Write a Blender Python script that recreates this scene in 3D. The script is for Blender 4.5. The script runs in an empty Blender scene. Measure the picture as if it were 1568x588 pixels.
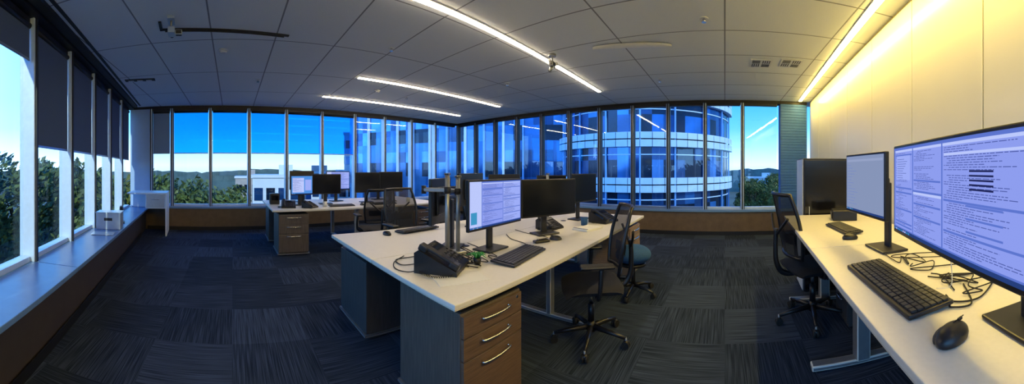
import bpy, bmesh, math, random
from mathutils import Vector, Matrix
random.seed(7)
SC=bpy.context.scene
CAMH=1.38; CEIL=2.88
# ------------------------------------------------------------------ camera
cd=bpy.data.cameras.new('camera'); cam=bpy.data.objects.new('camera',cd); SC.collection.objects.link(cam); SC.camera=cam
cd.type='PANO'; cd.panorama_type='CENTRAL_CYLINDRICAL'
cd.central_cylindrical_range_u_min=-1.6333; cd.central_cylindrical_range_u_max=1.6333
cd.central_cylindrical_range_v_min=-.6833; cd.central_cylindrical_range_v_max=.5417
cd.central_cylindrical_radius=1.0
cd.clip_start=.02; cd.clip_end=2000
cam.location=(0,0,CAMH); cam.rotation_euler=(math.pi/2,0,-1.0229)
SC.view_settings.view_transform='Standard'; SC.view_settings.exposure=0.0

# ------------------------------------------------------------------ materials
def nt(name):
    m=bpy.data.materials.new(name); m.use_nodes=True
    return m,m.node_tree.nodes,m.node_tree.links
def pbr(name,col,rough=.5,metal=0,spec=.5,noise=0,nscale=20,stretch=(1,1,1),bump=0,col2=None,coat=0):
    m,n,l=nt(name); p=n['Principled BSDF']
    p.inputs['Base Color'].default_value=(*col,1); p.inputs['Roughness'].default_value=rough
    p.inputs['Metallic'].default_value=metal; p.inputs['Specular IOR Level'].default_value=spec
    p.inputs['Coat Weight'].default_value=coat
    if noise or bump or col2:
        tc=n.new('ShaderNodeTexCoord'); mp=n.new('ShaderNodeMapping'); mp.inputs['Scale'].default_value=stretch
        nz=n.new('ShaderNodeTexNoise'); nz.inputs['Scale'].default_value=nscale; nz.inputs['Detail'].default_value=5
        l.new(tc.outputs['Object'],mp.inputs[0]); l.new(mp.outputs[0],nz.inputs['Vector'])
        r=n.new('ShaderNodeValToRGB'); r.color_ramp.elements[0].position=.3; r.color_ramp.elements[1].position=.7
        c2=col2 or tuple(max(0,c*(1-noise)) for c in col)
        r.color_ramp.elements[0].color=(*c2,1); r.color_ramp.elements[1].color=(*col,1)
        l.new(nz.outputs['Fac'],r.inputs[0]); l.new(r.outputs[0],p.inputs['Base Color'])
        if bump:
            b=n.new('ShaderNodeBump'); b.inputs['Strength'].default_value=bump; b.inputs['Distance'].default_value=.01
            l.new(nz.outputs['Fac'],b.inputs['Height']); l.new(b.outputs[0],p.inputs['Normal'])
    return m
def emis(name,col,s):
    m,n,l=nt(name); n.remove(n['Principled BSDF']); e=n.new('ShaderNodeEmission')
    e.inputs[0].default_value=(*col,1); e.inputs[1].default_value=s; l.new(e.outputs[0],n['Material Output'].inputs[0]); return m
def see(name,tint,op,col,rough=.1,gloss=False):
    m,n,l=nt(name); p=n['Principled BSDF']; p.inputs['Base Color'].default_value=(*col,1); p.inputs['Roughness'].default_value=rough
    t=n.new('ShaderNodeBsdfTransparent'); t.inputs[0].default_value=(*tint,1); mx=n.new('ShaderNodeMixShader'); mx.inputs[0].default_value=op
    l.new(t.outputs[0],mx.inputs[1])
    if gloss:
        g=n.new('ShaderNodeBsdfGlossy'); g.inputs['Roughness'].default_value=.02; g.inputs[0].default_value=(*col,1); l.new(g.outputs[0],mx.inputs[2])
    else: l.new(p.outputs[0],mx.inputs[2])
    l.new(mx.outputs[0],n['Material Output'].inputs[0]); return m

M={}
M['desk']=pbr('desktop_laminate',(.74,.72,.67),.42,noise=.05,nscale=60)
M['deskedge']=pbr('desk_edge',(.62,.58,.50),.5)
M['steel']=pbr('painted_steel',(.32,.34,.37),.4,.6,noise=.1)
M['darksteel']=pbr('dark_steel',(.03,.032,.04),.45,.4,noise=.2)
M['chrome']=pbr('brushed_chrome',(.75,.76,.78),.22,1,noise=.08,nscale=80)
M['wood']=pbr('walnut_laminate',(.125,.10,.085),.5,noise=.45,nscale=6,stretch=(14,14,1.0),col2=(.07,.056,.05))
M['woodh']=pbr('walnut_drawer',(.17,.108,.072),.5,noise=.45,nscale=6,stretch=(1.2,1.2,26),col2=(.085,.055,.04))
M['woodl']=pbr('oak_drawer',(.34,.24,.16),.5,noise=.4,nscale=6,stretch=(1.2,1.2,26))
M['woodd']=pbr('dark_panel',(.06,.06,.065),.5,noise=.3,nscale=6,stretch=(10,10,1))
M['plastic']=pbr('black_plastic',(.010,.010,.013),.38,noise=.2,nscale=200)
M['key']=pbr('key_caps',(.03,.031,.036),.45,noise=.2)
M['gloss']=pbr('gloss_black',(.006,.006,.008),.12,noise=.1)
M['rubber']=pbr('rubber',(.01,.01,.01),.7,noise=.2)
M['fabric']=pbr('black_fabric',(.010,.010,.014),.85,noise=.4,nscale=150,bump=.3)
M['bluefab']=pbr('blue_fabric',(.02,.10,.28),.8,noise=.4,nscale=120,bump=.3)
M['mesh']=see('chair_mesh',(1,1,1),.78,(.012,.012,.016),.6)
M['scr_off']=pbr('screen_off',(.008,.01,.016),.16,noise=.1)
M['paper']=pbr('paper',(.75,.75,.72),.7,noise=.04)
M['green']=pbr('green_plastic',(.03,.3,.06),.5,noise=.3)
M['white']=pbr('white_laminate',(.66,.76,.88),.4,noise=.04)
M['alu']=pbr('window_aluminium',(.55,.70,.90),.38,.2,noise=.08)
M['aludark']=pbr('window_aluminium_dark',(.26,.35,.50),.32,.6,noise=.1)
M['gasket']=pbr('window_gasket',(.008,.011,.022),.5,noise=.1)
M['glass']=see('window_glass',(.84,.94,1.0),.028,(.9,.95,1),.02,True)
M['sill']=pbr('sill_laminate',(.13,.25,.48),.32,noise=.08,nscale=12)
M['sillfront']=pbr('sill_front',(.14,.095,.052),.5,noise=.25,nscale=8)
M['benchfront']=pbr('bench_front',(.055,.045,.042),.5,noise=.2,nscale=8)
M['shade']=pbr('roller_shade_dark',(.07,.11,.20),.8,noise=.1,nscale=100)
M['shadegrey']=pbr('roller_shade_grey',(.20,.32,.52),.8,noise=.08,nscale=100)
M['shadeblue']=see('roller_shade_film',(.09,.64,1.0),.04,(.2,.4,.7),.6)
M['wall']=pbr('wall_paint',(.32,.48,.74),.6,noise=.06)
M['brickblue']=pbr('ribbed_cladding',(.035,.15,.50),.6,noise=.15)
M['panel']=pbr('backpainted_glass',(.84,.84,.78),.20,noise=.02,nscale=3)
M['panelseam']=pbr('panel_seam',(.25,.22,.12),.5)
M['black']=pbr('black_trim',(.006,.007,.01),.5,noise=.1)
M['silver']=pbr('silver_box',(.50,.60,.72),.3,.5,noise=.08)
M['vent']=pbr('vent_white',(.70,.72,.75),.5,noise=.05)
M['ventgrey']=pbr('plate_grey',(.85,.85,.80),.4,.1,noise=.05)
M['lampw']=emis('strip_light_white',(1,.80,.54),46)
M['lampy']=emis('strip_light_warm',(1,.70,.17),74)

def carpet():
    m,n,l=nt('carpet_tiles'); p=n['Principled BSDF']; p.inputs['Roughness'].default_value=.95; p.inputs['Specular IOR Level'].default_value=.15
    tc=n.new('ShaderNodeTexCoord'); 
    def dot(v):
        d=n.new('ShaderNodeVectorMath'); d.operation='DOT_PRODUCT'; l.new(tc.outputs['Object'],d.inputs[0]); d.inputs[1].default_value=v; return d.outputs['Value']
    def mth(op,a,b=None):
        x=n.new('ShaderNodeMath'); x.operation=op
        for i,v in enumerate((a,b)):
            if v is None: continue
            if isinstance(v,(int,float)): x.inputs[i].default_value=v
            else: l.new(v,x.inputs[i])
        return x.outputs[0]
    u=dot((.991,-.1305,0)); v=dot((.1305,.991,0))
    cu=mth('FLOOR',mth('DIVIDE',u,.62)); cv=mth('FLOOR',mth('DIVIDE',v,.62))
    cb=n.new('ShaderNodeCombineXYZ'); l.new(cu,cb.inputs[0]); l.new(cv,cb.inputs[1])
    wn=n.new('ShaderNodeTexWhiteNoise'); wn.noise_dimensions='2D'; l.new(cb.outputs[0],wn.inputs['Vector'])
    par=mth('MODULO',mth('ABSOLUTE',mth('ADD',cu,cv)),2)
    par=mth('GREATER_THAN',mth('ADD',mth('MULTIPLY',par,.45),mth('MULTIPLY',wn.outputs['Value'],.6)),.5)
    def streak(sx,sy):
        c=n.new('ShaderNodeCombineXYZ'); l.new(mth('MULTIPLY',u,sx),c.inputs[0]); l.new(mth('MULTIPLY',v,sy),c.inputs[1])
        z=n.new('ShaderNodeTexNoise'); z.inputs['Scale'].default_value=1; z.inputs['Detail'].default_value=1.5; l.new(c.outputs[0],z.inputs['Vector']); return z.outputs['Fac']
    a=streak(2.5,120); b=streak(120,2.5)
    mx=n.new('ShaderNodeMix'); l.new(par,mx.inputs['Factor']); l.new(a,mx.inputs['A']); l.new(b,mx.inputs['B'])
    f=mth('ADD',mx.outputs[0],mth('MULTIPLY',mth('SUBTRACT',wn.outputs['Value'],.5),.20))
    r=n.new('ShaderNodeValToRGB'); e=r.color_ramp.elements
    e[0].position=.34; e[0].color=(.009,.015,.030,1); e[1].position=.74; e[1].color=(.052,.074,.122,1)
    l.new(f,r.inputs[0]); l.new(r.outputs[0],p.inputs['Base Color'])
    return m
M['carpet']=carpet()
def ceilmat():
    m,n,l=nt('ceiling_tiles'); p=n['Principled BSDF']; p.inputs['Roughness'].default_value=.75
    tc=n.new('ShaderNodeTexCoord')
    def mth(op,a,b=None):
        x=n.new('ShaderNodeMath'); x.operation=op
        for i,v in enumerate((a,b)):
            if v is None: continue
            if isinstance(v,(int,float)): x.inputs[i].default_value=v
            else: l.new(v,x.inputs[i])
        return x.outputs[0]
    def line(vec,ph,size,w):
        d=n.new('ShaderNodeVectorMath'); d.operation='DOT_PRODUCT'; l.new(tc.outputs['Object'],d.inputs[0]); d.inputs[1].default_value=vec
        fr=mth('FRACT',mth('DIVIDE',mth('ADD',d.outputs['Value'],100*size-ph),size))
        return mth('GREATER_THAN',mth('ABSOLUTE',mth('SUBTRACT',fr,.5)),.5-w/size/2)
    a=line((.991,-.1305,0),-.23,.72,.016); b=line((.1305,.991,0),0,1.2,.016)
    mx=mth('MAXIMUM',a,b)
    nz=n.new('ShaderNodeTexNoise'); nz.inputs['Scale'].default_value=90; l.new(tc.outputs['Object'],nz.inputs['Vector'])
    r=n.new('ShaderNodeValToRGB'); r.color_ramp.elements[0].color=(.70,.75,.80,1); r.color_ramp.elements[1].color=(.78,.82,.86,1); l.new(nz.outputs['Fac'],r.inputs[0])
    m2=n.new('ShaderNodeMix'); m2.data_type='RGBA'; l.new(mx,m2.inputs['Factor']); l.new(r.outputs[0],m2.inputs['A']); m2.inputs['B'].default_value=(.24,.26,.30,1)
    l.new(m2.outputs['Result'],p.inputs['Base Color'])
    bp=n.new('ShaderNodeBump'); bp.invert=True; bp.inputs['Distance'].default_value=.01; l.new(mx,bp.inputs['Height']); l.new(bp.outputs[0],p.inputs['Normal'])
    return m
M['ceil']=ceilmat()

# ------------------------------------------------------------------ mesh builder
class B:
    def __init__(s): s.bm=bmesh.new(); s.ms=[]
    def mi(s,m):
        m=M[m] if isinstance(m,str) else m
        if m not in s.ms: s.ms.append(m)
        return s.ms.index(m)
    def box(s,c,d,mat,bev=0,rot=None,seg=2):
        mt=Matrix.Translation(c)
        if rot is not None: mt=mt@rot.to_4x4()
        mt=mt@Matrix.Diagonal((*d,1))
        vs=bmesh.ops.create_cube(s.bm,size=1,matrix=mt)['verts']
        k=s.mi(mat); fs=set(f for v in vs for f in v.link_faces)
        for f in fs: f.material_index=k
        if bev: 
            es=list(set(e for v in vs for e in v.link_edges))
            bmesh.ops.bevel(s.bm,geom=es,offset=bev,segments=seg,affect='EDGES',profile=.5)
    def cyl(s,p0,p1,r,mat,r2=None,seg=16,smooth=True):
        p0=Vector(p0);p1=Vector(p1);d=p1-p0
        q=Vector((0,0,1)).rotation_difference(d.normalized())
        mt=Matrix.Translation((p0+p1)/2)@q.to_matrix().to_4x4()
        vs=bmesh.ops.create_cone(s.bm,cap_ends=True,cap_tris=False,segments=seg,radius1=r,radius2=r if r2 is None else r2,depth=d.length,matrix=mt)['verts']
        k=s.mi(mat)
        for f in set(f for v in vs for f in v.link_faces):
            f.material_index=k; f.smooth=smooth and len(f.verts)==4
    def sph(s,c,rad,mat,seg=20,rot=None,cut=None):
        mt=Matrix.Translation(c)
        if rot is not None: mt=mt@rot.to_4x4()
        mt=mt@Matrix.Diagonal((*rad,1))
        vs=bmesh.ops.create_uvsphere(s.bm,u_segments=seg,v_segments=seg//2+2,radius=1,matrix=mt)['verts']
        k=s.mi(mat)
        for f in set(f for v in vs for f in v.link_faces): f.material_index=k; f.smooth=True
        if cut is not None:
            for v in vs:
                if v.co.z<cut: v.co.z=cut
    def tube(s,pts,r,mat,closed=False,seg=8):
        pts=[Vector(p) for p in pts]; n=len(pts); k=s.mi(mat); rings=[]; up=None
        for i,p in enumerate(pts):
            a=pts[(i-1)%n] if closed or i>0 else p; b=pts[(i+1)%n] if closed or i<n-1 else p
            t=(b-a).normalized()
            if up is None: up=t.orthogonal().normalized()
            up=(up-t*up.dot(t)).normalized(); w=t.cross(up)
            rr=r(i/(n-1)) if callable(r) else r
            rings.append([s.bm.verts.new(p+(up*math.cos(2*math.pi*j/seg)+w*math.sin(2*math.pi*j/seg))*rr) for j in range(seg)])
        for i in range(n if closed else n-1):
            A=rings[i];C=rings[(i+1)%n]
            for j in range(seg):
                f=s.bm.faces.new((A[j],A[(j+1)%seg],C[(j+1)%seg],C[j])); f.material_index=k; f.smooth=True
        if not closed:
            for R in (rings[0][::-1],rings[-1]):
                f=s.bm.faces.new(R); f.material_index=k
    def grid(s,fn,nu,nv,mat):
        k=s.mi(mat); V=[[s.bm.verts.new(fn(i/nu,j/nv)) for j in range(nv+1)] for i in range(nu+1)]
        for i in range(nu):
            for j in range(nv):
                f=s.bm.faces.new((V[i][j],V[i+1][j],V[i+1][j+1],V[i][j+1])); f.material_index=k; f.smooth=True
    def prism(s,poly,z0,z1,mat,axis='z'):
        k=s.mi(mat)
        def P(a,b,z): return (a,b,z) if axis=='z' else (z,a,b)
        A=[s.bm.verts.new(P(a,b,z0)) for a,b in poly]; C=[s.bm.verts.new(P(a,b,z1)) for a,b in poly]; n=len(poly)
        fs=[s.bm.faces.new(A[::-1]),s.bm.faces.new(C)]
        for i in range(n): fs.append(s.bm.faces.new((A[i],A[(i+1)%n],C[(i+1)%n],C[i])))
        for f in fs: f.material_index=k
    def quad(s,pts,mat):
        f=s.bm.faces.new([s.bm.verts.new(p) for p in pts]); f.material_index=s.mi(mat)
    def done(s,name,loc=(0,0,0),yaw=0,recalc=True):
        if recalc: bmesh.ops.recalc_face_normals(s.bm,faces=s.bm.faces)
        me=bpy.data.meshes.new(name); s.bm.to_mesh(me); s.bm.free()
        for m in s.ms: me.materials.append(m)
        o=bpy.data.objects.new(name,me); SC.collection.objects.link(o); o.location=loc; o.rotation_euler=(0,0,yaw); return o
def inst(o,name,loc,yaw=0,scale=1):
    p=bpy.data.objects.new(name,o.data); SC.collection.objects.link(p); p.location=loc; p.rotation_euler=(0,0,yaw); p.scale=(scale,)*3 if not isinstance(scale,tuple) else scale; return p
def smooth(pts,sub=6):
    pts=[Vector(p) for p in pts]; out=[]
    for i in range(len(pts)-1):
        p0=pts[max(i-1,0)];p1=pts[i];p2=pts[i+1];p3=pts[min(i+2,len(pts)-1)]
        for j in range(sub):
            t=j/sub; out.append(.5*((2*p1)+(p2-p0)*t+(2*p0-5*p1+4*p2-p3)*t*t+(3*p1-p0-3*p2+p3)*t**3))
    out.append(pts[-1]); return out

# ------------------------------------------------------------------ frames of reference
P1=Vector((-1.46,7.44)); PC=Vector((7.71,6.81)); P2=Vector((6.46,-2.67)); P0=Vector((-1.46,-1.10))
YI=-math.radians(7.5)
IU=Vector((math.cos(YI),math.sin(YI))); IV=Vector((-IU.y,IU.x))
RW=Vector((.979,-.2045)); RN=Vector((-.2045,-.979))
YR=math.atan2(RW.y,RW.x)
def R(s,n,z=0): p=RW*s+RN*n; return (p.x,p.y,z)

# ------------------------------------------------------------------ room shell
def slab(name,poly,z0,z1,mat):
    b=B(); b.prism(poly,z0,z1,mat); return b.done(name)
poly=[(-1.72,-1.5),(-1.72,7.75),(8.1,7.1),(6.85,-3.2)]
slab('floor',poly,-.2,0,'carpet')
slab('ceiling',poly,CEIL,CEIL+.2,'ceil')

def bay(idx,A,C,z0,z1,frame='alu',shade=None,zb=0,post=.06,depth=.16):
    d=(C-A); L=d.length; yaw=math.atan2(d.y,d.x)
    b=B(); w=post
    b.box((0,.04,(z0+z1)/2),(w,depth,z1-z0),frame,.004)
    b.box((w/2+.009,.03,(z0+z1)/2),(.016,depth*.7,z1-z0),'gasket')
    b.box((0,-.047,(z0+z1)/2),(w*.35,.02,z1-z0),'gasket')
    b.box((L/2,.05,z0+.025),(L-w-.02,.10,.05),frame,.004)
    b.box((L/2,.05,z1-.025),(L-w-.02,.10,.05),'gasket')
    b.box((L/2,.08,(z0+z1)/2),(L-w-.02,.008,z1-z0-.10),'glass')
    o=b.done('window_%d'%idx,(A.x,A.y,0),yaw)
    if shade:
        b=B(); x0=w/2+.03; x1=L-w/2-.015
        b.box(((x0+x1)/2,.005,(zb+z1-.05)/2),(x1-x0,.003,z1-.05-zb),shade)
        b.cyl((x0,.005,z1-.08),(x1,.005,z1-.08),.028,'black')
        b.box(((x0+x1)/2,.005,zb),(x1-x0,.012,.025),'aludark',.003)
        b.done('roller_shade',(A.x,A.y,0),yaw)
wi=1
ys=[-1.1,-.16,.77,1.70,2.63,3.56,4.49,5.42,6.35,7.28]
for i in range(len(ys)-1):
    zb=2.42 if ys[i+1]<2.7 else 1.615
    bay(wi,Vector((-1.46,ys[i])),Vector((-1.46,ys[i+1])),.51,2.82,'alu','shade',zb,post=.075); wi+=1
dA=(PC-P1).normalized(); 
xa=[.50]+[1.0+.905*k for k in range(10)]
LA=(PC-P1).length
xa=[x for x in xa if x<LA-.2]
for i in range(len(xa)):
    nx=xa[i+1] if i+1<len(xa) else LA-.05
    a=P1+dA*xa[i]; c=P1+dA*nx
    if i==0: bay(wi,a,c,.53,2.82,'alu','shadegrey',1.77)
    elif xa[i]<5.4: bay(wi,a,c,.53,2.82,'alu','shadeblue',1.77)
    else: bay(wi,a,c,.53,2.82,'alu')
    wi+=1
dB=(P2-PC).normalized(); LB=(P2-PC).length; NB=11; endB=LB-.62
for i in range(NB):
    a=PC+dB*(.05+(endB-.05)*i/NB); c=PC+dB*(.05+(endB-.05)*(i+1)/NB)
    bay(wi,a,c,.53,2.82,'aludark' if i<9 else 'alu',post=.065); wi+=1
def seg(name,A,C,parts,jitter=0):
    d=C-A; L=d.length; b=B()
    for y0,y1,z0,z1,mat in parts: b.box((L/2,(y0+y1)/2,(z0+z1)/2),(L,y1-y0,z1-z0),mat)
    return b.done(name,(A.x,A.y,0),math.atan2(d.y,d.x))
seg('wall_left',P0,P1,[(-.40,.2,0,.47,'benchfront'),(-.10,.2,2.82,CEIL,'black')])
b=B(); y=-1.1
while y<7.2:
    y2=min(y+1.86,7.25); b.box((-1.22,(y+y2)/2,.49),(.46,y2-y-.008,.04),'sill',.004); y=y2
b.done('window_bench')
seg('baseboard_left',Vector((-1.04,-1.0)),Vector((-1.04,6.4)),[(-.012,0,0,.08,'black')])
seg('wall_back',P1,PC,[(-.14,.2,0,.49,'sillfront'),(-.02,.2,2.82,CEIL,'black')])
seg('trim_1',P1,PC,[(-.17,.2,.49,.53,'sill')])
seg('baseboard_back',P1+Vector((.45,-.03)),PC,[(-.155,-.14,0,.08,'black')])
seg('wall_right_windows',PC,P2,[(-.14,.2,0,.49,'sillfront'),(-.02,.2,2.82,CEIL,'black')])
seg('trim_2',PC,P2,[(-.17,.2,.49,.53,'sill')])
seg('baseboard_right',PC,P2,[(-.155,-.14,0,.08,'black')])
seg('wall_corner',P1,P1+dA*.46,[(-.02,.2,.53,2.82,'wall')])
b=B(); 
b.box((.29,.09,1.66),(.60,.22,2.3),'brickblue')
for k in range(38):
    b.box((.29,-.024,.57+k*.06),(.58,.012,.048),'brickblue',.003)
b.done('wall_pillar',(PC+dB*(endB+.03)).to_3d()[:],math.atan2(dB.y,dB.x))
s0=-1.25; s1=6.87
b=B(); b.box(((s0+s1)/2,-1.37-.1,CEIL/2),(s1-s0,.2,CEIL),'panelseam'); b.done('wall_right',(0,0,0),YR)
sj=1.46; cuts=[sj+.90*k for k in range(-3,7)]
cuts=[c for c in cuts if s0<c<s1-.1]; cuts=[s0]+cuts+[s1-.12]
for i in range(len(cuts)-1):
    a,c=cuts[i]+.006,cuts[i+1]-.006
    b=B(); b.box(((a+c)/2,-1.361,(.80+CEIL-.03)/2),(c-a,.012,CEIL-.03-.80),'panel',.002); b.done('glass_wall_panel',(0,0,0),YR)
b=B(); b.box(((s0+s1)/2,-1.363,.40),(s1-s0,.012,.79),'wall'); b.done('trim_3',(0,0,0),YR)
seg('wall_behind',Vector((-1.46,-1.45)),Vector((-1.46,-1.1)),[(0,.2,0,CEIL,'wall')])
b=B(); b.box((-1.19,3.1,CEIL-.007),(.035,8.2,.012),'black'); b.box((-1.30,3.1,CEIL-.021),(.10,8.2,.04),'black'); b.done('shade_track')

# ------------------------------------------------------------------ ceiling fittings
def strip(A,C,mat,w=.055):
    d=Vector(C)-Vector(A); L=d.length; b=B()
    b.box((L/2,0,CEIL-.005),(L,w+.03,.008),'vent')
    b.box((L/2,0,CEIL-.013),(L-.02,w,.010),mat)
    b.done('linear_ceiling_light',(A[0],A[1],0),math.atan2(d.y,d.x))
strip((1.2,2.12),(5.78,1.59),'lampw',.055)
strip((2.57,4.37),(6.17,4.11),'lampw',.055)
strip((2.59,5.82),(6.55,5.68),'lampw',.055)
a=R(-1.0,1.12); c=R(6.72,1.12); strip(a[:2],c[:2],'lampy',.06)
CZ=CEIL-.001
b=B(); b.box((.69,0,-.006),(1.40,.035,.012),'black'); b.box((.0,-.08,-.006),(.03,.2,.012),'black'); b.box((.69,.02,-.014),(1.3,.01,.016),'gasket'); b.done('projection_screen_slot',(-.32,3.33,CZ))
b=B(); b.box((0,0,-.012),(.07,.16,.024),'silver',.004); b.cyl((0,-.02,-.024),(0,-.02,-.09),.012,'steel'); b.box((0,.03,-.11),(.07,.13,.06),'silver',.01); b.cyl((0,.09,-.11),(0,.12,-.115),.022,'black'); b.box((.07,.10,-.09),(.07,.05,.05),'darksteel',.006); b.done('ceiling_camera',(-.20,3.12,CZ))
b=B(); b.box((0,0,-.006),(.50,.11,.012),'black'); 
for k in range(3): b.box((-.15+.15*k,0,-.016),(.10,.06,.010),'vent',.003)
b.done('slot_vent',(-.85,5.15,CZ),0)
b=B()
b.grid(lambda u,v:(.48*math.sin(math.pi*(u-.5)),(v-.5)*.15*max(0,math.cos(math.pi*(u-.5)))**.7,-.03+.02*abs(2*v-1)**2),24,6,'ventgrey')
b.box((0,0,-.006),(.55,.06,.012),'vent'); b.done('ceiling_speaker_plate',(3.70,.62,CZ),-math.radians(86),False)
def vent(x,y):
    b=B(); b.box((0,0,-.005),(.30,.30,.010),'vent',.003)
    for q in range(4):
        cx=(-.07,.07)[q%2]; cy=(-.07,.07)[q//2]
        for k in range(4):
            o=-.045+.03*k
            if (q%2)^(q//2): b.box((cx+o,cy,-.0105),(.012,.11,.004),'black')
            else: b.box((cx,cy+o,-.0105),(.11,.012,.004),'black')
    b.done('air_vent',(x,y,CZ),YI)
vent(4.27,-1.07); vent(4.15,-1.47)
b=B(); b.cyl((0,0,0),(0,0,-.03),.05,'steel'); b.cyl((0,0,-.03),(0,0,-.10),.012,'steel'); b.box((0,0,-.13),(.10,.06,.07),'darksteel',.01)
b.cyl((0,0,-.15),(-.04,.02,-.23),.028,'steel',.02); b.cyl((.04,0,-.12),(.09,-.03,-.10),.022,'vent'); b.cyl((-.05,0,-.12),(-.10,0,-.10),.018,'vent'); b.done('ceiling_sensor',(3.72,1.66,CZ))
for (x,y) in [(1.1,5.1),(2.3,3.1),(4.6,2.9),(5.2,.4),(4.1,5.0),(3.1,-.2)]:
    b=B(); b.cyl((0,0,0),(0,0,-.006),.045,'vent'); b.cyl((0,0,-.006),(0,0,-.035),.014,'chrome'); b.cyl((0,0,-.035),(0,0,-.039),.024,'chrome'); b.done('sprinkler',(x,y,CZ))
for (x,y) in [(.4,3.9),(3.3,4.9)]:
    b=B(); b.cyl((0,0,0),(0,0,-.02),.06,'vent'); b.cyl((0,0,-.02),(0,0,-.045),.05,'vent',.035); b.done('smoke_detector',(x,y,CZ))

# ------------------------------------------------------------------ furniture builders
def pedestal(loc,yaw,w=.46,d=.58,h=.64,name='drawer_pedestal',side='wood',front='woodh',legs=.045,hs=(.19,.19,.62)):
    b=B(); 
    b.box((w/2,d/2,legs+(h-legs)/2),(w,d-.022,h-legs),side,.003)
    b.box((w/2,d/2,h+.004),(w-.02,d-.03,.008),'darksteel')
    z=h-.008; tot=h-legs-.016
    for k,f in enumerate(hs):
        hh=tot*f; b.box((w/2,.002,z-hh/2),(w-.012,.020,hh-.006),front,.002)
        zc=z-.040
        b.tube(smooth([(w*.28,-.008,zc),(w*.29,-.030,zc),(w*.5,-.040,zc),(w*.71,-.030,zc),(w*.72,-.008,zc)],5),.0065,'chrome')
        z-=hh
    b.cyl((w*.90,-.010,h-.03),(w*.90,-.004,h-.03),.009,'chrome')
    b.box((w/2,d/2,legs*.6),(w+.03,d+.0,.02),'steel',.003)
    for x in (.05,w-.05):
        for y in (.06,d-.06): b.cyl((x,y,0),(x,y,legs),.018,'rubber')
    return b.done(name,loc,yaw)
def desk(loc,yaw,L,D,z=.74,name='office_desk',legs=((.9,),),holes=True):
    b=B()
    b.box((L/2,D/2,z-.0125),(L,D,.025),'desk',.004); b.box((L/2,D/2,z-.028),(L-.004,D-.004,.006),'deskedge')
    b.box((L/2,D*.5,z-.05),(L-.1,.06,.04),'darksteel')
    for (x,y) in legs:
        b.box((x,y,(z-.03)/2+.01),(.07,.05,z-.05),'steel',.006); b.box((x,D/2,.015),(.06,D*.8,.03),'steel',.006); b.box((x,D/2,z-.045),(.05,D*.8,.03),'darksteel')
    b.cyl((L*.5,D-.08,z-.001),(L*.5,D-.08,z+.003),.035,'plastic')
    return b.done(name,loc,yaw)
SCR={'lav':(.27,.34,.86),'lav2':(.34,.42,.93),'wht':(.50,.58,.97),'bar':(.11,.18,.62),'txt':(.07,.10,.36),'dk':(.015,.02,.10),'blue':(.08,.28,.75),'teal':(.05,.30,.55),'task':(.02,.05,.2),'pale':(.24,.30,.48),'pale2':(.30,.36,.56)}
SM={k:emis('screen_'+k,v,1.0) for k,v in SCR.items()}
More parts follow.
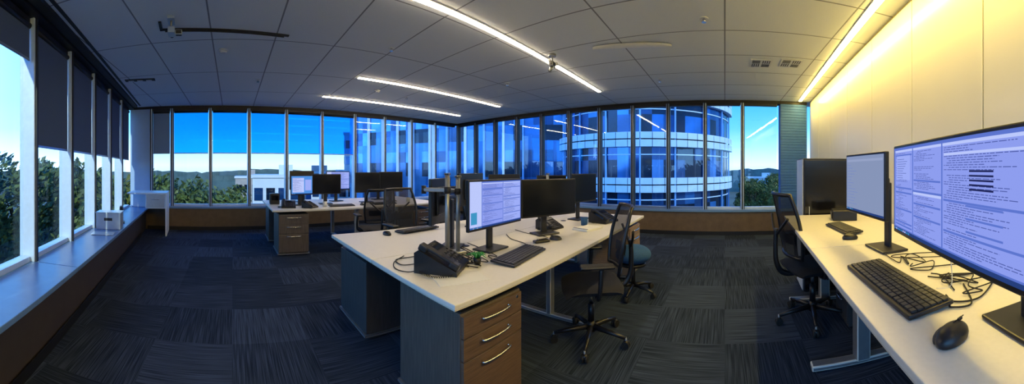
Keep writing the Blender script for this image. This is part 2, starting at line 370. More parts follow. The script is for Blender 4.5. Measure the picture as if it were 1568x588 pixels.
def monitor(Lp,Rp,z0,h,desk_z,content='off',name='computer_monitor',fy=.10,foot=True,fx=0):
    Lp=Vector(Lp[:2]);Rp=Vector(Rp[:2]); d=Rp-Lp; w=d.length; yaw=math.atan2(d.y,d.x); c=(Lp+Rp)/2
    rnd=random.Random(int(w*1000)+int(z0*777)); b=B(); zc=z0+h/2
    b.box((0,.014,zc),(w,.028,h),'plastic',.005); b.box((0,.036,zc),(w*.62,.03,h*.62),'plastic',.012)
    bz=.011
    if content=='off': b.box((0,-.0005,zc+.002),(w-2*bz,.002,h-2*bz-.008),'scr_off')
    else:
        W=w-2*bz; H=h-2*bz-.008; cx=-W/2; cz=zc-H/2+.002
        def q(u0,v0,u1,v1,mat,lay):
            y=-.0008-.0003*lay
            b.quad([(cx+u0*W,y,cz+v0*H),(cx+u1*W,y,cz+v0*H),(cx+u1*W,y,cz+v1*H),(cx+u0*W,y,cz+v1*H)],SM[mat])
        q(0,0,1,1,{'small':'blue','pale':'pale'}.get(content,'bar'),0)
        q(0,0,1,.035,'task',1); 
        for k in range(9): q(.01+.022*k,.008,.024+.022*k,.027,rnd.choice(['wht','blue','teal']),2)
        def doc(u0,v0,u1,v1,dense=.016,bg='lav'):
            q(u0,v0,u1,v1,bg,1); q(u0,v1-.025,u1,v1,'wht',2)
            v=v1-.045
            while v>v0+.02:
                r=rnd.random()
                if r<.07: q(u0+.006,v-.012,u1-.006,v+.006,'bar',2); v-=dense*1.4
                elif r<.12: v-=dense*1.5
                else:
                    ind=rnd.choice([0,0,.02,.035]); e=u0+.01+ind+(u1-u0-.03-ind)*rnd.uniform(.2,.9)
                    x=u0+.01+ind
                    while x<e:
                        x2=min(x+rnd.uniform(.008,.035),e); q(x,v,x2,v+dense*.30,'txt',2); x=x2+.005
                    v-=dense
        if content=='big':
            doc(.02,.05,.235,.97); q(.04,.62,.21,.90,'lav2',3)
            for k in range(9): q(.05,.64+.027*k,.05+rnd.uniform(.06,.13),.645+.027*k,'txt',4)
            doc(.245,.05,.50,.50); doc(.245,.52,.50,.97); doc(.51,.05,.985,.97,.019,'lav')
            q(.52,.86,.975,.88,'wht',3)
            for k in range(5): q(.68,.72-.035*k,.80,.734-.035*k,'dk',4)
            for k in range(3): q(.66,.45-.10*k,.84,.465-.10*k,'bar',3)
        elif content=='mid':
            q(0,.04,.20,1,'wht',1); q(.02,.1,.12,.35,'teal',2)
            doc(.21,.05,.60,.97); doc(.61,.05,.99,.97,.02,'lav2')
        elif content=='pale':
            q(.02,.90,.98,.94,'pale2',2)
            for k in range(14): q(.05,.12+.055*k,.05+rnd.uniform(.1,.35),.124+.055*k,'bar',3)
        else:
            doc(.05,.1,.6,.9,.04,'wht'); q(.65,.2,.95,.8,'lav2',2)
    if foot:
        b.box((fx,fy+.015,(desk_z+zc)/2+.01),(.07,.022,zc-desk_z),'darksteel',.008); b.box((fx,(fy+.04)/2,zc),(.08,max(.03,fy-.02),.08),'plastic',.01)
        b.box((fx,fy,desk_z+.009),(.25,.18,.014),'darksteel',.006)
    return b.done(name,(c.x,c.y,0),yaw,False)
def keyboard(loc,yaw,L=.46,W=.16):
    b=B(); tilt=Matrix.Rotation(math.radians(4),3,'X')
    b.box((0,0,.014),(L,W,.016),'plastic',.005,tilt)
    rows=6; cols=21; kw=(L-.03)/cols; kh=(W-.03)/rows
    for r in range(rows):
        y=-W/2+.015+kh*(r+.5); z=.025+math.tan(math.radians(4))*y
        x=0
        while x<cols-.2:
            span=1
            if r==0 and x==4: span=6
            elif r==0 and x<15: span=1.34
            elif r in(1,2) and x==0: span=2
            span=min(span,cols-x)
            cx=-L/2+.015+kw*(x+span/2)
            b.box((cx+(0.004 if x>15 else 0),y,z),(kw*span-.003,kh-.003,.009),'key',.0015,tilt,1)
            x+=span
    return b.done('keyboard',loc,yaw)
def mouse(loc,yaw,s=1):
    b=B(); b.sph((0,0,.010),(.033*s,.058*s,.030*s),'plastic',24,None,0.0)
    b.box((0,.035*s,.036*s),(.007,.022,.010),'rubber',.002); b.box((0,.028*s,.0385*s),(.0015,.05*s,.003),'gloss')
    b.sph((-.02*s,-.01,.008),(.020*s,.040*s,.020*s),'key',16,None,0.0)
    return b.done('computer_mouse',loc,yaw)
def phone(loc,yaw,s=1):
    b=B()
    b.prism([(-.11*s,0),(.11*s,0),(.11*s,.10*s),(.085*s,.115*s),(-.10*s,.028*s),(-.11*s,.02*s)],-.11*s,.13*s,'plastic','x')
    ang=math.atan2(.087,.185); rt=Matrix.Rotation(ang,3,'X')
    def on(x,t,zoff,d,mat,bev=.002):
        y=-.10*s+.185*s*t; z=.028*s+.087*s*t
        b.box((x,y-math.sin(ang)*zoff,z+math.cos(ang)*zoff),d,mat,bev,rt)
    on(.045*s,.80,.004,(.13*s,.050*s,.008),'gloss')
    for i in range(3):
        for j in range(4): on((.015+.03*i)*s,.12+.13*j,.004,(.022*s,.014*s,.007),'key')
    for j in range(5): on(.112*s,.1+.12*j,.004,(.016*s,.013*s,.006),'key')
    hx=-.072*s
    on(hx,.5,.026,(.045*s,.16*s,.018*s),'plastic',.008)
    on(hx,.08,.014,(.055*s,.050*s,.034*s),'plastic',.010); on(hx,.94,.014,(.055*s,.050*s,.034*s),'plastic',.010)
    pts=[]
    for k in range(90):
        t=k/89; a=k*1.25
        pts.append((-.115*s-.05*math.sin(math.pi*t)+.006*math.cos(a),-.09*s+.17*s*t,.012+.006*math.sin(a)+.0))
    b.tube(pts,.0022,'rubber',seg=5)
    return b.done('desk_phone',loc,yaw)
def cable(pts,name='cable',r=.0035,mat='rubber'):
    b=B(); b.tube(smooth(pts,8),r,mat,seg=6); return b.done(name)
def chair(loc,yaw,s=1.0,name='office_chair',rot5=0.2):
    b=B()
    for k in range(5):
        a=rot5+2*math.pi*k/5; c,sn=math.cos(a),math.sin(a)
        b.tube([(.03*c,.03*sn,.115),(.18*c,.18*sn,.098),(.30*c,.30*sn,.078)],lambda t:.024-.010*t,'plastic',seg=8)
        b.cyl((.30*c,.30*sn,.085),(.30*c,.30*sn,.045),.009,'steel')
        for q in (-1,1): b.cyl((.30*c-sn*.004*q,.30*sn+c*.004*q,.030),(.30*c-sn*.024*q,.30*sn+c*.024*q,.030),.030,'rubber',seg=18)
        b.sph((.30*c,.30*sn,.042),(.026,.026,.024),'plastic',12)
    b.cyl((0,0,.08),(0,0,.16),.036,'plastic',.030); b.cyl((0,0,.16),(0,0,.30),.026,'plastic'); b.cyl((0,0,.30),(0,0,.42),.015,'chrome')
    b.box((0,-.01,.425),(.20,.26,.05),'plastic',.012)
    b.tube([(.10,.0,.42),(.20,.02,.42),(.24,.02,.41)],.006,'plastic')
    def seat(u,v):
        x=(u-.5)*.50; y=(v-.5)*.48; r=1-.12*abs(2*u-1)**4
        z=.505-.018*math.sin(math.pi*u)-.035*max(0,v-.7)**1.3*3-.03*abs(2*u-1)**6-.02*abs(2*v-1)**6
        return (x,y*r,z)
    b.grid(seat,16,14,'fabric')
    def under(u,v):
        p=seat(u,v); return (p[0]*.94,p[1]*.94,.447)
    b.grid(lambda u,v:under(1-u,v),16,14,'plastic')
    for (fa) in (lambda t:(t,0),lambda t:(1,t),lambda t:(1-t,1),lambda t:(0,1-t)):
        b.grid(lambda u,v,fa=fa:tuple(Vector(seat(*fa(u))).lerp(Vector(under(*fa(u))),v)+Vector((0,0,0))),14,3,'fabric')
    def back(u,v):
        wz=.19+.05*math.sin(math.pi*min(1,v*.85+.1))
        x=(2*u-1)*wz; z=.58+.50*v; y=-.235-.10*v+.045*math.sin(math.pi*v)*.4+.05*(2*u-1)**2
        return (x,y,z)
    b.grid(back,14,16,'mesh')
    loop=[back(t/10,0) for t in range(11)]+[back(1,t/12) for t in range(1,13)]+[back(1-t/10,1) for t in range(1,11)]+[back(0,1-t/12) for t in range(1,12)]
    b.tube(loop,.015,'plastic',closed=True,seg=8)
    b.grid(lambda u,v:tuple(Vector(back(.12+.76*u,.22+.16*v))+Vector((0,-.02,0))),8,3,'plastic')
    b.tube(smooth([(0,-.10,.42),(0,-.26,.43),(0,-.325,.52),(0,-.335,.66),(0,-.33,.80)],5),lambda t:.026-.008*t,'plastic')
    for x in (-1,1):
        b.tube(smooth([(0,-.33,.74),(x*.10,-.32,.82),(x*.19,-.30,.90)],4),.011,'plastic')
        b.tube(smooth([(x*.12,-.02,.43),(x*.27,-.02,.44),(x*.30,-.03,.52),(x*.295,-.04,.665)],5),lambda t:.018,'plastic')
        b.box((x*.29,-.01,.68),(.085,.25,.028),'rubber',.012)
    o=b.done(name,loc,yaw,False); o.scale=(s,s,s); return o

# ------------------------------------------------------------------ island 1
O1=Vector((1.10,.985))
def I(u,v,z=0,O=O1): p=O+IU*u+IV*v; return (p.x,p.y,z)
desk(I(0,0),YI,1.64,.90,legs=((1.56,.45),))
desk(I(1.645,0),YI,1.64,.90,legs=((1.56,.80),))
desk(I(0,.905),YI,1.64,.92,legs=((1.56,.72),(.70,.10)))
desk(I(1.645,.905),YI,1.64,.92,legs=((1.56,.10),))
pedestal(I(.07,.03),YI,.48,.60,.66)
p=I(.55,1.80); pedestal(p,YI+math.pi,.46,.62,.62,side='woodd')
pedestal(I(2.80,.06),YI,.46,.58,.64,side='woodl',front='woodl')
p=I(3.25,1.78); pedestal(p,YI+math.pi,.46,.58,.62,side='woodd')
monitor((1.72,1.41),(2.40,1.37),.93,.375,.74,'mid',fy=.07)
monitor((2.50,1.42),(3.06,1.10),.93,.36,.74,'off')
monitor((2.06,1.93),(1.64,1.74),.95,.36,.74,'off')
monitor((3.05,2.30),(2.55,2.25),.98,.36,.74,'off')
monitor((3.75,2.18),(3.22,2.32),.96,.36,.74,'off')
monitor((4.05,2.05),(4.32,1.70),.94,.36,.74,'off')
monitor((3.55,1.32),(4.05,1.16),.97,.36,.74,'off')
def arm(loc,h,yaw):
    b=B(); b.box((0,0,.012),(.10,.10,.024),'steel',.006); b.cyl((0,0,.024),(0,0,h),.017,'steel')
    b.cyl((0,0,h*.78),(0,0,h*.86),.026,'darksteel'); b.box((0,.09,h*.82),(.035,.18,.03),'steel',.008); b.cyl((0,.18,h*.82-.03),(0,.18,h*.82+.03),.018,'darksteel'); b.box((0,.0,h+.008),(.04,.04,.016),'darksteel',.004)
    return b.done('monitor_arm',loc,yaw)
arm((1.66,1.56,.7405),.60,.5); arm((1.80,1.58,.7405),.58,-.3); arm(I(2.35,.98,.7405),.58,YI)
phone((1.45,1.41,.7405),math.radians(26),1.25)
b=B(); b.box((0,0,.0015),(.30,.21,.003),'paper'); b.done('paper_sheet',(1.40,1.22,.7405),math.radians(-28))
keyboard((2.0,1.15,.7405),math.radians(2),.52,.19)
mouse((2.63,1.14,.741),math.radians(10))
b=B(); b.box((0,0,.012),(.15,.06,.024),'plastic',.01); b.box((.01,0,.026),(.10,.035,.006),'gloss',.002); b.done('glasses_case',(2.48,1.21,.741),math.radians(-35))
b=B(); b.box((0,0,.008),(.28,.20,.016),'paper',.002); b.box((0,0,.018),(.27,.19,.004),'paper'); b.box((-.12,0,.022),(.02,.19,.006),'chrome'); b.done('notepad',(3.22,1.02,.741),math.radians(-20))
phone((3.10,1.42,.741),math.radians(-15),.95); phone((3.72,.98,.741),math.radians(-20),1.15)
keyboard((2.18,2.48,.741),math.radians(178),.48,.16); mouse((1.80,2.50,.741),3.1)
keyboard((3.6,2.30,.741),math.radians(172),.46,.15)
b=B(); b.cyl((0,0,0),(0,0,.045),.022,'plastic',.030)
for k in range(16):
    a=k*2.4; r=.012+.002*k; b.tube([(0,0,.04),(r*math.cos(a),r*math.sin(a),.075),(2.0*r*math.cos(a),2.0*r*math.sin(a),.072-.001*k)],lambda t:.007*(1-t)+.002,'green',seg=5)
b.done('potted_plant',(1.68,1.30,.741))
for q in range(7):
    x,y=1.60+random.uniform(-.02,.2),1.30+random.uniform(-.08,.10)
    cable([(x,y,.746),(x+random.uniform(-.06,.1),y+.12,.748),(x+.1,y+random.uniform(0,.2),.75),(x+.22,y+.28,.746),(x+.3,y+.5,.747)])
cable([(1.38,1.60,.745),(1.30,1.64,.746),(1.35,1.76,.746),(1.52,1.74,.746),(1.62,1.84,.746)])
cable([(1.33,1.48,.745),(1.24,1.50,.746),(1.22,1.60,.746),(1.30,1.72,.746),(1.45,1.80,.746)])
cable([(2.2,1.27,.746),(2.35,1.3,.746),(2.45,1.5,.746),(2.6,1.65,.746)])
cable([(2.65,1.22,.746),(2.72,1.33,.746),(2.75,1.5,.746),(2.85,1.7,.746)])
def mug(loc,mat='paper'):
    b=B(); b.cyl((0,0,0),(0,0,.09),.036,mat,.040,20); b.cyl((0,0,.085),(0,0,.0905),.034,'plastic'); b.tube(smooth([(.036,0,.02),(.062,0,.03),(.062,0,.065),(.038,0,.075)],4),.005,mat); b.done('coffee_mug',loc,.6)
mug(I(1.2,1.45,.741)); mug(I(2.3,.45,.741),'bluefab')
chair((2.43,.74,0),math.radians(24),1.0,rot5=.35)
chair((2.55,3.02,0),math.radians(176),1.04,rot5=.1)
chair((3.95,2.95,0),math.radians(190),1.0)
b=B()
for k in range(5):
    a=.5+2*math.pi*k/5; c,sn=math.cos(a),math.sin(a)
    b.tube([(.02*c,.02*sn,.10),(.15*c,.15*sn,.085),(.26*c,.26*sn,.06)],lambda t:.02-.008*t,'plastic'); b.cyl((.26*c-sn*.02,.26*sn+c*.02,.028),(.26*c+sn*.02,.26*sn-c*.02,.028),.028,'rubber')
b.cyl((0,0,.08),(0,0,.32),.022,'plastic'); b.cyl((0,0,.32),(0,0,.35),.14,'plastic'); b.sph((0,0,.44),(.20,.20,.105),'bluefab',28)
b.done('office_stool',(3.45,.56,0))

# ------------------------------------------------------------------ island 2
O2=Vector((1.27,4.79))
def J(u,v,z=0): return I(u,v,z,O2)
for (u,v,D,lg) in [(0,0,.84,((1.5,.2),)),(1.605,0,.84,((1.5,.7),)),(0,.845,.82,((1.5,.7),)),(1.605,.845,.82,((1.5,.7),))]:
    desk(J(u,v),YI,1.6,D,legs=lg)
pedestal(J(.10,.03),YI,.50,.58,.66,side='wood',front='wood',hs=(.25,.25,.5))
pedestal(J(.52,1.60),YI+math.pi,.46,.58,.62,side='woodd')
pedestal(J(2.6,.06),YI,.46,.58,.62,side='woodd')
def Imon(u,v,w,content,z0=.95,h=.34,yaw=0,flip=False):
    d=Vector((math.cos(yaw),math.sin(yaw)))*w/2; a=J(u-d.x,v-d.y); c=J(u+d.x,v+d.y)
    if flip: a,c=c,a
    monitor(a,c,z0,h,.74,content)
Imon(.60,.55,.42,'small',.93,.35,.15); Imon(1.08,.62,.55,'off',.93,.37,-.1)
Imon(1.46,1.05,.52,'mid',.97,.38,.1); Imon(1.92,.62,.52,'off',.94,.39,-.1); Imon(2.42,.60,.48,'off',.94,.40,-.35)
Imon(.75,1.25,.5,'off',.98,.38,0,True); Imon(2.4,1.25,.5,'off',.95,.36,0,True)
phone(J(.30,.30,.741),-.3,1.0); phone(J(.66,.22,.741),.6,.9); keyboard(J(1.25,.28,.741),YI,.46,.16); keyboard(J(2.1,.28,.741),YI,.46,.16)
mouse(J(1.65,.28,.741),0); mug(J(.95,.3,.741)); mug(J(2.7,.4,.741))
b=B(); b.box((0,0,.10),(.18,.14,.2),'plastic',.01); b.box((0,-.06,.12),(.14,.03,.1),'gloss',.004); b.done('desk_speaker',J(.15,.9,.741),YI)
chair((2.75,4.15,0),math.radians(-14),1.0,rot5=.6)
chair((4.1,4.0,0),math.radians(10),1.0,rot5=.1)
# ------------------------------------------------------------------ corner counter
b=B(); b.box((-.93,6.84,.885),(.84,.76,.03),'white',.004); b.box((-.525,6.83,.435),(.03,.74,.865),'white',.003); b.box((-.94,7.15,.70),(.80,.03,.34),'white')
b.box((-.75,6.83,.72),(.42,.66,.30),'white',.003); b.box((-.75,6.495,.72),(.38,.012,.26),'silver',.003); b.tube([(-.83,6.488,.76),(-.83,6.465,.76),(-.67,6.465,.76),(-.67,6.488,.76)],.005,'chrome')
b.done('corner_counter')
b=B(); b.box((0,0,.12),(.36,.26,.24),'silver',.008); b.box((0,0,.245),(.38,.28,.012),'silver',.003); b.box((0,-.132,.15),(.12,.004,.04),'black'); b.done('storage_box',(-1.20,4.52,.511),.05)
b=B(); b.box((0,0,.006),(.30,.20,.012),'silver',.003); b.done('laptop',(-1.18,4.08,.511),.1)
b=B(); b.box((0,0,.14),(.05,.18,.26),'darksteel',.01); b.box((.0,0,.008),(.12,.2,.014),'darksteel',.004); b.done('file_rack',(-1.15,5.05,.511),.2)

# ------------------------------------------------------------------ right sit-stand bench
ZR=.88
b=B()
for (s,e) in ((.20,1.955),(1.962,3.40)):
    b.box(((s+e)/2,-(.39+1.29)/2,ZR-.0125),(e-s,.90,.025),'desk',.004); b.box(((s+e)/2,-(.39+1.29)/2,ZR-.028),(e-s-.004,.896,.006),'deskedge')
b.box((1.8,-.85,ZR-.055),(3.0,.08,.045),'darksteel')
for s in (2.12,.42,3.25):
    b.box((s,-.80,.45),(.085,.075,.80),'steel',.008); b.box((s,-.80,.26),(.11,.10,.46),'steel',.008); b.box((s,-.82,.022),(.08,.78,.036),'steel',.010); b.box((s,-.85,ZR-.05),(.06,.7,.035),'steel',.004)
    for n in (.47,1.17): b.cyl((s,-n,0),(s,-n,.01),.022,'rubber')
b.done('sit_stand_desk',(0,0,0),YR)
monitor(R(1.36,.68),R(.37,.545),1.083,.41,ZR,'big',fy=.20,fx=.20)
monitor(R(2.06,.665),R(1.515,.705),1.10,.38,ZR,'pale',fy=.16)
keyboard(R(1.21,.595,ZR+.001),YR+math.pi+math.radians(1),.62,.19)
mouse(R(.735,.56,ZR+.001),YR+math.radians(200),1.2)
keyboard(R(2.50,.78,ZR+.001),YR+math.pi+.1,.46,.15); mouse(R(2.14,.72,ZR+.001),YR+3.0,1.0)
b=B(); b.box((0,0,.05),(.22,.24,.10),'plastic',.008); b.box((0,-.125,.05),(.18,.006,.06),'gloss',.002)
for k in range(5): b.box((0,-.13,.02+.013*k),(.16,.003,.003),'steel')
b.done('docking_station',R(3.02,.95,ZR+.001),YR+math.pi-.2)
for q in range(7):
    s=1.30+random.uniform(-.25,.30); n=.82+random.uniform(-.03,.08)
    pts=[R(s+.1,n-.03,ZR+.006)]
    for k in range(4): pts.append(R(s+random.uniform(-.15,.13),n+random.uniform(-.08,.10),ZR+.006+.008*random.random()))
    pts.append(R(s-.1,1.2,ZR+.006)); cable(pts,'monitor_cable',.003)
cable([R(1.08,.74,ZR+.006),R(1.06,.80,ZR+.01),R(1.02,.77,ZR+.12),R(1.0,.74,ZR+.2)],'monitor_cable',.002,'paper')
cable([R(1.0,.73,ZR+.006),R(.93,.72,ZR+.006),R(.90,.82,ZR+.006),R(1.0,1.0,ZR+.006)])
cable([R(.93,.70,ZR+.006),R(.90,.68,ZR+.006),R(.88,.76,ZR+.006),R(1.05,.86,ZR+.006)])
b=B(); b.box((0,0,.76),(.42,.56,1.50),'darksteel',.004); b.box((-.215,0,.76),(.012,.54,1.46),'gloss',.003); b.box((0,.288,.76),(.40,.012,1.48),'white',.003); b.box((-.225,.22,.9),(.014,.012,.14),'chrome',.003)
for x in(-.17,.17):
    for y in (-.24,.24): b.cyl((x,y,0),(x,y,.012),.02,'rubber')
b.done('storage_locker',R(3.68,.90),YR)
b=B(); b.box((0,0,.30),(.36,.46,.56),'woodd',.004)
for k in range(2): b.box((0,.235,.17+.27*k),(.34,.012,.25),'woodd',.002); b.tube([(-.06,.242,.22+.27*k),(-.06,.262,.22+.27*k),(.06,.262,.22+.27*k),(.06,.242,.22+.27*k)],.005,'chrome')
for x in(-.14,.14):
    for y in (-.18,.18): b.cyl((x,y,0),(x,y,.025),.02,'rubber')
b.done('drawer_pedestal',R(2.75,1.08),YR)
chair(R(2.84,.59),YR+math.pi+math.radians(14),1.08,rot5=.9)

# ------------------------------------------------------------------ outside
GZ=-12.0
M['ground']=pbr('city_ground',(.12,.16,.13),.9,noise=.5,nscale=.05)
M['leaf']=pbr('leaves',(.13,.20,.05),.6,noise=.65,nscale=1.5)
M['bark']=pbr('bark',(.06,.045,.03),.9,noise=.4)
M['band']=pbr('facade_band',(.45,.64,.90),.5,noise=.08,nscale=2)
M['fin']=pbr('facade_fin',(.16,.36,.75),.35,.3,noise=.1)
for k,c in enumerate([(.02,.09,.30),(.035,.19,.60),(.008,.025,.07),(.08,.32,.85)]):
    M['g%d'%k]=pbr('facade_glass_%d'%k,c,.10,.5,noise=.5,nscale=.5)
M['bldw']=pbr('building_white',(.55,.66,.78),.6,noise=.08,nscale=1)
M['bldb']=pbr('building_tan',(.36,.35,.36),.6,noise=.15,nscale=1)
M['far']=pbr('distant_trees',(.08,.15,.17),.9,noise=.4,nscale=.2)
b=B(); b.box((60,60,GZ-.25),(700,700,.5),'ground'); b.done('ground')
pts=[]
cx,cy,r=36,4.5,9.5
for k in range(0,27):
    a=math.radians(-78-k*(158/26)); pts.append(Vector((cx+r*math.cos(a),cy+r*math.sin(a))))
last=pts[-1]; end=Vector((20.5,37.0)); n=int((end-last).length/1.05)
for k in range(1,n+1): pts.append(last.lerp(end,k/n))
pts=[Vector((48,-6.2)),Vector((42,-5.4))]+pts
b=B(); FH=3.9; rr=random.Random(3)
for i in range(len(pts)-1):
    a,c=pts[i],pts[i+1]; d=(c-a).normalized(); nn=Vector((-d.y,d.x))
    mid=(a+c)/2
    if nn.dot(-mid)<0: nn=-nn
    curved=i<len(pts)-n-1
    for fl in range(-4,5):
        z=.1+FH*fl
        m='g%d'%rr.choice([0,0,1,2,2,2] if curved else [0,1,1,2,3])
        b.quad([(a.x,a.y,z+.5),(c.x,c.y,z+.5),(c.x,c.y,z+FH*.55),(a.x,a.y,z+FH*.55)],m)
        m='g%d'%rr.choice([0,0,1,2,2] if curved else [0,1,1,3,3])
        b.quad([(a.x,a.y,z+FH*.55),(c.x,c.y,z+FH*.55),(c.x,c.y,z+FH-.5),(a.x,a.y,z+FH-.5)],m)
        a2=a+nn*.45; c2=c+nn*.45
        if curved:
            b.quad([(a2.x,a2.y,z-.65),(c2.x,c2.y,z-.65),(c2.x,c2.y,z-.05),(a2.x,a2.y,z-.05)],'band')
            b.quad([(a2.x,a2.y,z+.05),(c2.x,c2.y,z+.05),(c2.x,c2.y,z+.6),(a2.x,a2.y,z+.6)],'band')
            b.quad([(a.x,a.y,z+.6),(c.x,c.y,z+.6),(c2.x,c2.y,z+.6),(a2.x,a2.y,z+.6)],'band')
            b.quad([(a.x,a.y,z-.65),(c.x,c.y,z-.65),(c2.x,c2.y,z-.65),(a2.x,a2.y,z-.65)],'band')
            b.quad([(a.x,a.y,z-.05),(c.x,c.y,z-.05),(c.x,c.y,z+.05),(a.x,a.y,z+.05)],'g2')
            m3=(a+c)/2+nn*.03
            b.box((m3.x,m3.y,z+2.6),((c-a).length,.06,.09),'band',0,Matrix.Rotation(math.atan2(d.y,d.x),3,'Z'))
        else:
            b.quad([(a.x,a.y,z-.5),(c.x,c.y,z-.5),(c.x,c.y,z+.5),(a.x,a.y,z+.5)],'g1')
    f=a+nn*.12
    if curved:
        if i%3==0: b.box((f.x,f.y,5),(.14,.14,35),'fin',0,Matrix.Rotation(math.atan2(nn.y,nn.x)+math.pi/2,3,'Z'))
    elif i%2==0:
        b.box((f.x,f.y,5),(.20,.4,35),'fin' if i%4==0 else 'band',0,Matrix.Rotation(math.atan2(nn.y,nn.x)+math.pi/2,3,'Z'))
b.prism([(p.x*1.0+.3,p.y) for p in pts]+[(60,37),(60,-6)],24,24.5,'band')
b.prism([(p.x+.5,p.y*.995) for p in pts]+[(60,37),(60,-5.6)],GZ,23.9,'g2')
b.done('glass_office_tower',recalc=False)
def bld(name,az,D,w,dp,ztop,mat,floors=4,yaw=0):
    a=math.radians(az); b=B(); H=ztop-GZ
    b.box((0,0,H/2),(w,dp,H),mat); b.box((0,0,H+.2),(w+.4,dp+.4,.4),'bldw')
    nx=max(3,int(w/1.6)); ny=max(3,int(dp/1.6))
    for fl in range(int(H/3.4)):
        z=H-2.2-3.4*fl
        for k in range(nx): b.box((-w/2+w*(k+.5)/nx,-dp/2-.02,z),(w/nx*.72,.08,1.7),rr.choice(['g0','g1','g2']))
        for k in range(ny):
            for q in (-1,1): b.box((q*(w/2+.02),-dp/2+dp*(k+.5)/ny,z),(.08,dp/ny*.72,1.7),rr.choice(['g0','g1','g2']))
    b.box((w*.2,0,H+1.0),(w*.3,dp*.4,1.6),mat)
    b.done(name,(D*math.sin(a),D*math.cos(a),GZ),yaw-a)
bld('city_building',15.6,46,6.5,8,.3,'bldw'); bld('city_building',10.2,70,5,8,-.4,'bldb'); bld('city_building',21.5,75,12,12,.6,'bldb')
bld('city_building',26,60,8,8,-.4,'bldw'); bld('city_building',30.5,70,6,6,9,'bldw')
bld('city_building',104,110,10,10,-1.5,'bldw')
def treemesh(seed):
    rn=random.Random(seed); b=B(); H=10
    b.tube([(0,0,0),(.1,.1,3),(0,.2,6),(.2,0,8.5)],lambda t:.30*(1-t)+.05,'bark',seg=8)
    cl=[]
    for k in range(26):
        a=rn.uniform(0,6.28); z=rn.uniform(4,10.5); rad=(1-((z-6.5)/5)**2)**.5*rn.uniform(.3,2.6) if abs(z-6.5)<5 else .3
        c=Vector((rad*math.cos(a),rad*math.sin(a),z)); cl.append((c,rn.uniform(.7,1.3)))
        b.tube([(0,.1,z*.6),tuple((Vector((0,0,z*.75))+c)/2),tuple(c)],lambda t:.07*(1-t)+.015,'bark',seg=5)
    k=b.mi('leaf')
    for c,rr_ in cl:
        for j in range(230):
            v=Vector((rn.gauss(0,1),rn.gauss(0,1),rn.gauss(0,1))).normalized()*rr_*rn.random()**.33
            p=c+v; q=Vector((rn.gauss(0,1),rn.gauss(0,1),rn.gauss(0,1))).normalized(); t=q.orthogonal().normalized(); w=q.cross(t); s=rn.uniform(.07,.16)
            f=b.bm.faces.new([b.bm.verts.new(x) for x in (p-t*s*1.5,p-w*s*.7,p+t*s*1.5,p+w*s*.7)]); f.material_index=k
    return b.done('tree',(0,0,-100),0,False)
T=[treemesh(1),treemesh(2)]
spots=[(-9,15,1.30),(-5.5,17,1.24),(-11,9,1.32),(-9,5.5,1.25),(-13,12,1.35),(-2.0,21,1.24),(.3,20.5,1.20),(1.9,21,1.12),(3.6,26,1.0),(-6,26,1.15),(-10,22,1.3),(-15,5,1.25),(8,30,.86),(-17,18,1.35),(-12,2,1.2),(-4,30,1.1),(11,31,.88)]
for i,(x,y,s) in enumerate(spots):
    if i<2: o=T[i]; o.location=(x,y,GZ); o.scale=(s,)*3; o.rotation_euler=(0,0,i)
    else: inst(T[i%2],'tree',(x,y,GZ),i*1.3,s*random.uniform(.97,1.03))
for i,(x,y,s) in enumerate([(48,-11,1.08),(60,-17,1.12),(44,-14,1.02),(52,-19,1.08),(70,-22,1.2),(58,-12.5,1.08)]): inst(T[i%2],'tree',(x,y,GZ),i*2.1,s)
b=B()
def ridge(rad,amp,base,sd):
    rn=random.Random(sd); prev=None
    for k in range(260):
        a=math.radians(-80+k*.9); h=base+amp*(math.sin(k*.31+sd)+math.sin(k*.13)*1.2+rn.uniform(-.8,.8))
        p=(rad*math.sin(a),rad*math.cos(a),h)
        if prev: b.quad([(prev[0],prev[1],GZ),(p[0],p[1],GZ),p,prev],'far')
        prev=p
ridge(260,.8,.6,1); ridge(190,.6,-2.0,4); b.done('distant_treeline',recalc=False)

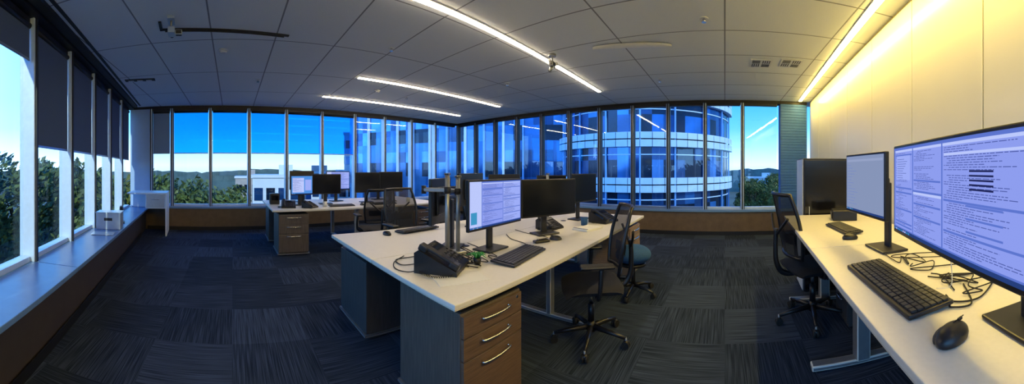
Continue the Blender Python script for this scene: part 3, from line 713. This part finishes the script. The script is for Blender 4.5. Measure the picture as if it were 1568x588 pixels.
# ------------------------------------------------------------------ sun + sky
sd=bpy.data.lights.new('sun','SUN'); sd.energy=3.6; sd.color=(1,.88,.62); sd.angle=.01
so=bpy.data.objects.new('sun',sd); SC.collection.objects.link(so)
az=math.radians(192); el=math.radians(26)
so.rotation_euler=(Vector((math.sin(az)*math.cos(el),math.cos(az)*math.cos(el),math.sin(el)))).to_track_quat('Z','Y').to_euler()
w=bpy.data.worlds.new('sky'); SC.world=w; w.use_nodes=True; n=w.node_tree.nodes; l=w.node_tree.links; bg=n['Background']
tc=n.new('ShaderNodeTexCoord'); sp=n.new('ShaderNodeSeparateXYZ'); l.new(tc.outputs['Generated'],sp.inputs[0])
r=n.new('ShaderNodeValToRGB'); e=r.color_ramp.elements; e[0].position=0; e[0].color=(.28,.46,.70,1); e[1].position=1; e[1].color=(.005,.12,.52,1)
mr=n.new('ShaderNodeMapRange'); mr.inputs['From Min'].default_value=-.2; mr.inputs['From Max'].default_value=.8; l.new(sp.outputs['Z'],mr.inputs['Value']); l.new(mr.outputs[0],r.inputs[0])
for p,c in [(.195,(.52,.66,.82)),(.215,(.62,.75,.90)),(.265,(.36,.62,.94)),(.33,(.12,.45,.90)),(.42,(.045,.33,.82)),(.65,(.015,.20,.68))]:
    x=e.new(p); x.color=(*c,1)
dt=n.new('ShaderNodeVectorMath'); dt.operation='DOT_PRODUCT'; l.new(tc.outputs['Generated'],dt.inputs[0])
az=math.radians(-62); el=math.radians(12); dt.inputs[1].default_value=(math.sin(az)*math.cos(el),math.cos(az)*math.cos(el),math.sin(el))
mx=n.new('ShaderNodeMath'); mx.operation='MAXIMUM'; mx.inputs[1].default_value=0; l.new(dt.outputs['Value'],mx.inputs[0])
pw=n.new('ShaderNodeMath'); pw.operation='POWER'; pw.inputs[1].default_value=6; l.new(mx.outputs[0],pw.inputs[0])
gl=n.new('ShaderNodeMix'); gl.data_type='RGBA'; gl.blend_type='ADD'; gl.inputs['B'].default_value=(.7,1.3,2.0,1); l.new(pw.outputs[0],gl.inputs['Factor']); l.new(r.outputs[0],gl.inputs['A'])
l.new(gl.outputs['Result'],bg.inputs['Color']); bg.inputs['Strength'].default_value=2.1
